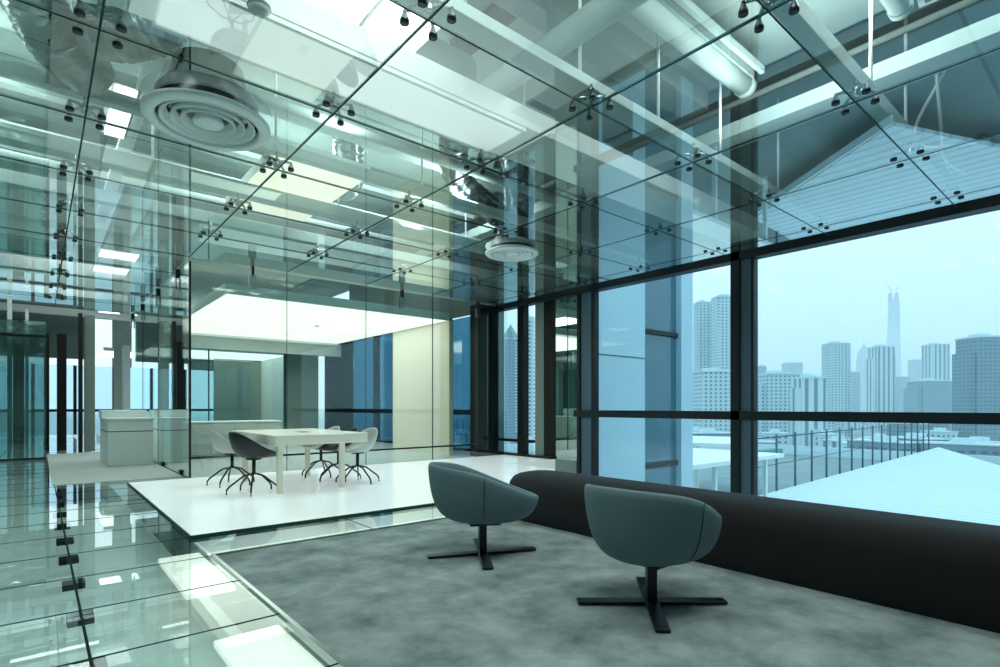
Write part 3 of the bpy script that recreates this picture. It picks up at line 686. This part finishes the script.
tower('faint dome-like block far behind the long mid-rise block', 442.3,176.2,13.8,34.6,m='f')
tower('pale mid-rise block left of the white balcony tower', 96.9,36.0,4.6,5.8,m='c',kind='step')
tower('white tower with stacked balconies left of the pointed skyscraper', 156.0,51.5,6.0,17.1,m='a',kind='balcony')
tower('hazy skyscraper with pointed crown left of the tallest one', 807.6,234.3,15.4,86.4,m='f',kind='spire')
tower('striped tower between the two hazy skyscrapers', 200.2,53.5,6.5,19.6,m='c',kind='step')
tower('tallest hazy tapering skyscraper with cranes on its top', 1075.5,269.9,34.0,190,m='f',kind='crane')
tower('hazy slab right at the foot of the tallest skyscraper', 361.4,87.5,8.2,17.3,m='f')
tower('white tower standing alone right of the tallest skyscraper', 238.2,47.6,7.3,22.5,m='c',kind='balcony')
tower('wide grey block in front of the white lone tower', 186.7,38.7,9.3,8.1,m='b',kind='step')
tower('large dark stepped tower at the right edge of the view', 125.4,18.5,6.9,13.0,m='d',kind='step')
tower('pale block left of the dark stepped tower', 255.9,45.7,5.9,9.7,m='a')
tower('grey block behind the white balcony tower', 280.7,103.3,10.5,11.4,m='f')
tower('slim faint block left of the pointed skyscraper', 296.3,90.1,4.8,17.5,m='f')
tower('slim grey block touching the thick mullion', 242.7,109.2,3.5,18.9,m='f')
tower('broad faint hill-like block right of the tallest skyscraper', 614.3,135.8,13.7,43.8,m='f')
tt = tower('tower with pointed roof seen in the narrow window by the dark panel', 79.2,90.2,3.7,15.9,m='d',kind='balcony')
bm = bmesh.new(); lathe(bm, [(9,0),(6.5,6),(.2,16)], (0,0,0), 4); obj('pointed_roof', bm, 'wing_glass', tt, loc=(0,0,(15.9-1.05)*5+1.05+36))
tower('pale block at the edge of the narrow window', 61.6,65.8,2.6,15.6,m='a',kind='balcony')
# low city blocks
rnd = random.Random(3)
proto_b = []
for k in range(5):
    w, d, h_ = rnd.uniform(14,30), rnd.uniform(10,16), rnd.uniform(9,22)
    t = thing('city_block', 'low city block among the rooftops beyond the windows', 'building', (0,0,-36), 0, 'low blocks spread below the towers')
    obj('body', B((-w/2,w/2,-d/2,d/2,0,h_)), F_[['a','b','c','a','d'][k]], t)
    obj('roof', B((-w/2-.4,w/2+.4,-d/2-.4,d/2+.4,h_,h_+.7), (-w*.2,w*.1,-d*.2,d*.2,h_+.7,h_+3)), 'terrace', t)
    proto_b.append(t)
n = 0
for k in range(150):
    dist = rnd.uniform(120, 900) if k < 110 else rnd.uniform(900,1800); az = math.radians(rnd.uniform(-8, 58))
    x, y = dist*math.cos(az), dist*math.sin(az)
    zz = -36 + (dist-120)*.011
    if k < 5: proto_b[k].location = (x,y,min(zz,-28)); proto_b[k].rotation_euler = (0,0,rnd.uniform(0,3))
    else: dup(proto_b[k%5], (x,y,min(zz,-28)), rnd.uniform(0,3))
# trees
bm = bmesh.new()
for k in range(220):
    dist = rnd.uniform(70, 420); az = math.radians(rnd.uniform(-6, 50))
    r = bmesh.ops.create_icosphere(bm, subdivisions=1, radius=rnd.uniform(2.5,5.5))
    c = Vector((dist*math.cos(az), dist*math.sin(az), -33+rnd.uniform(0,5)))
    for v in r['verts']: v.co = c + v.co*rnd.uniform(.8,1.15)
o = obj('tree_canopy', bm, 'foliage'); tag(o, 'dark tree tops among the low rooftops', 'trees', kind='stuff')

# ---------------------------------------------------------------- haze over the city (real scattering air)
hz = bpy.data.materials.new('city_haze'); hz.use_nodes = True; nt = hz.node_tree; nt.nodes.clear()
o_ = nt.nodes.new('ShaderNodeOutputMaterial'); v = nt.nodes.new('ShaderNodeVolumeScatter'); v.inputs['Color'].default_value = (.80,.95,1,1); v.inputs['Density'].default_value = .0003
nt.links.new(v.outputs[0], o_.inputs['Volume'])
bm = bmesh.new(); box(bm, 62,9500,-5000,7000,-35.5,600)
o = obj('haze', bm, hz); tag(o, 'pale blue haze hanging over the city', 'haze', kind='stuff')

# ================================================================ LIGHT
W = bpy.data.worlds.new('World'); S.world = W; W.use_nodes = True; nt = W.node_tree
bg = nt.nodes['Background']; tc = nt.nodes.new('ShaderNodeTexCoord'); sp = nt.nodes.new('ShaderNodeSeparateXYZ')
nz = nt.nodes.new('ShaderNodeTexNoise'); nz.inputs['Scale'].default_value = 2.4; nz.inputs['Detail'].default_value = 4
mp = nt.nodes.new('ShaderNodeMapping'); mp.inputs['Scale'].default_value = (1,1,3.2)
ad = nt.nodes.new('ShaderNodeMath'); ad.operation = 'MULTIPLY_ADD'; ad.inputs[1].default_value = .22; 
rp = nt.nodes.new('ShaderNodeValToRGB'); e = rp.color_ramp.elements
e[0].position = .08; e[0].color = (.46,.68,.80,1); e[1].position = .42; e[1].color = (.80,.95,1,1)
nt.links.new(tc.outputs['Generated'], mp.inputs[0]); nt.links.new(mp.outputs[0], nz.inputs['Vector'])
nt.links.new(tc.outputs['Generated'], sp.inputs[0]); nt.links.new(nz.outputs['Fac'], ad.inputs[0]); nt.links.new(sp.outputs[2], ad.inputs[2])
nt.links.new(ad.outputs[0], rp.inputs[0]); nt.links.new(rp.outputs[0], bg.inputs[0]); bg.inputs[1].default_value = .95

def area(name, loc, sx, sy, p, col=(.9,1,.97), rot=(0,0,0)):
    l = bpy.data.lights.new(name, 'AREA'); l.shape = 'RECTANGLE'; l.size = sx; l.size_y = sy; l.energy = p; l.color = col
    o = bpy.data.objects.new(name, l); COL.objects.link(o); o.location = loc; o.rotation_euler = rot; return o
# added fill lights without fixtures above the glass, brightening slab and room
area('plenum_fill', (4.3,1.0,4.4), 1.5, 1.5, 45)
area('plenum_fill', (1.6,1.2,4.4), 2, 1.5, 50)
area('plenum_fill', (4.6,7.0,4.4), 2, 1.5, 50)
area('plenum_fill', (-.6,7.5,4.4), 1.5, 3, 55)
area('plenum_fill', (-.6,3.0,4.4), 1.5, 2, 45)
area('corridor_fill', (.3,13.5,4.3), 1.5, 4, 65)
area('plenum_upfill', (2.2,4.6,3.66), .3, .6, 12, rot=(PI,0,0))  # added upward fill to brighten the slab, no fixture here
area('plenum_upfill', (4.9,2.0,3.6), .25, 1.0, 14, rot=(PI,0,0))
area('plenum_upfill', (3.9,6.0,3.5), .3, 2, 18, rot=(PI,0,0))
area('plenum_upfill', (-.5,6.0,3.5), .3, 3, 18, rot=(PI,0,0))
area('plenum_fill', (3.0,7.3,4.4), 3, 1.5, 110)
area('meeting_lamp', (4.5,12.4,2.88), 4, 5, 60, (1,.98,.9))

# ================================================================ CAMERA
cam = bpy.data.cameras.new('Camera'); co = bpy.data.objects.new('Camera', cam); COL.objects.link(co)
cam.sensor_width = 36; cam.lens = 546.8*36/1000; cam.shift_y = (406.7-333.5)/1000; cam.clip_end = 30000; cam.clip_start = .05
co.location = (0,0,EYE); co.rotation_euler = (PI/2,0,-math.radians(40.172)); S.camera = co
S.view_settings.view_transform = 'Standard'; S.view_settings.look = 'None'; S.view_settings.exposure = .9; S.view_settings.gamma = 1
S.view_settings.use_curve_mapping = False
S.cycles.max_bounces = 12; S.cycles.volume_bounces = 6; S.cycles.glossy_bounces = 5; S.cycles.transparent_max_bounces = 32; S.cycles.diffuse_bounces = 4
S.cycles.use_denoising = True; S.cycles.caustics_reflective = False; S.cycles.sample_clamp_indirect = 6
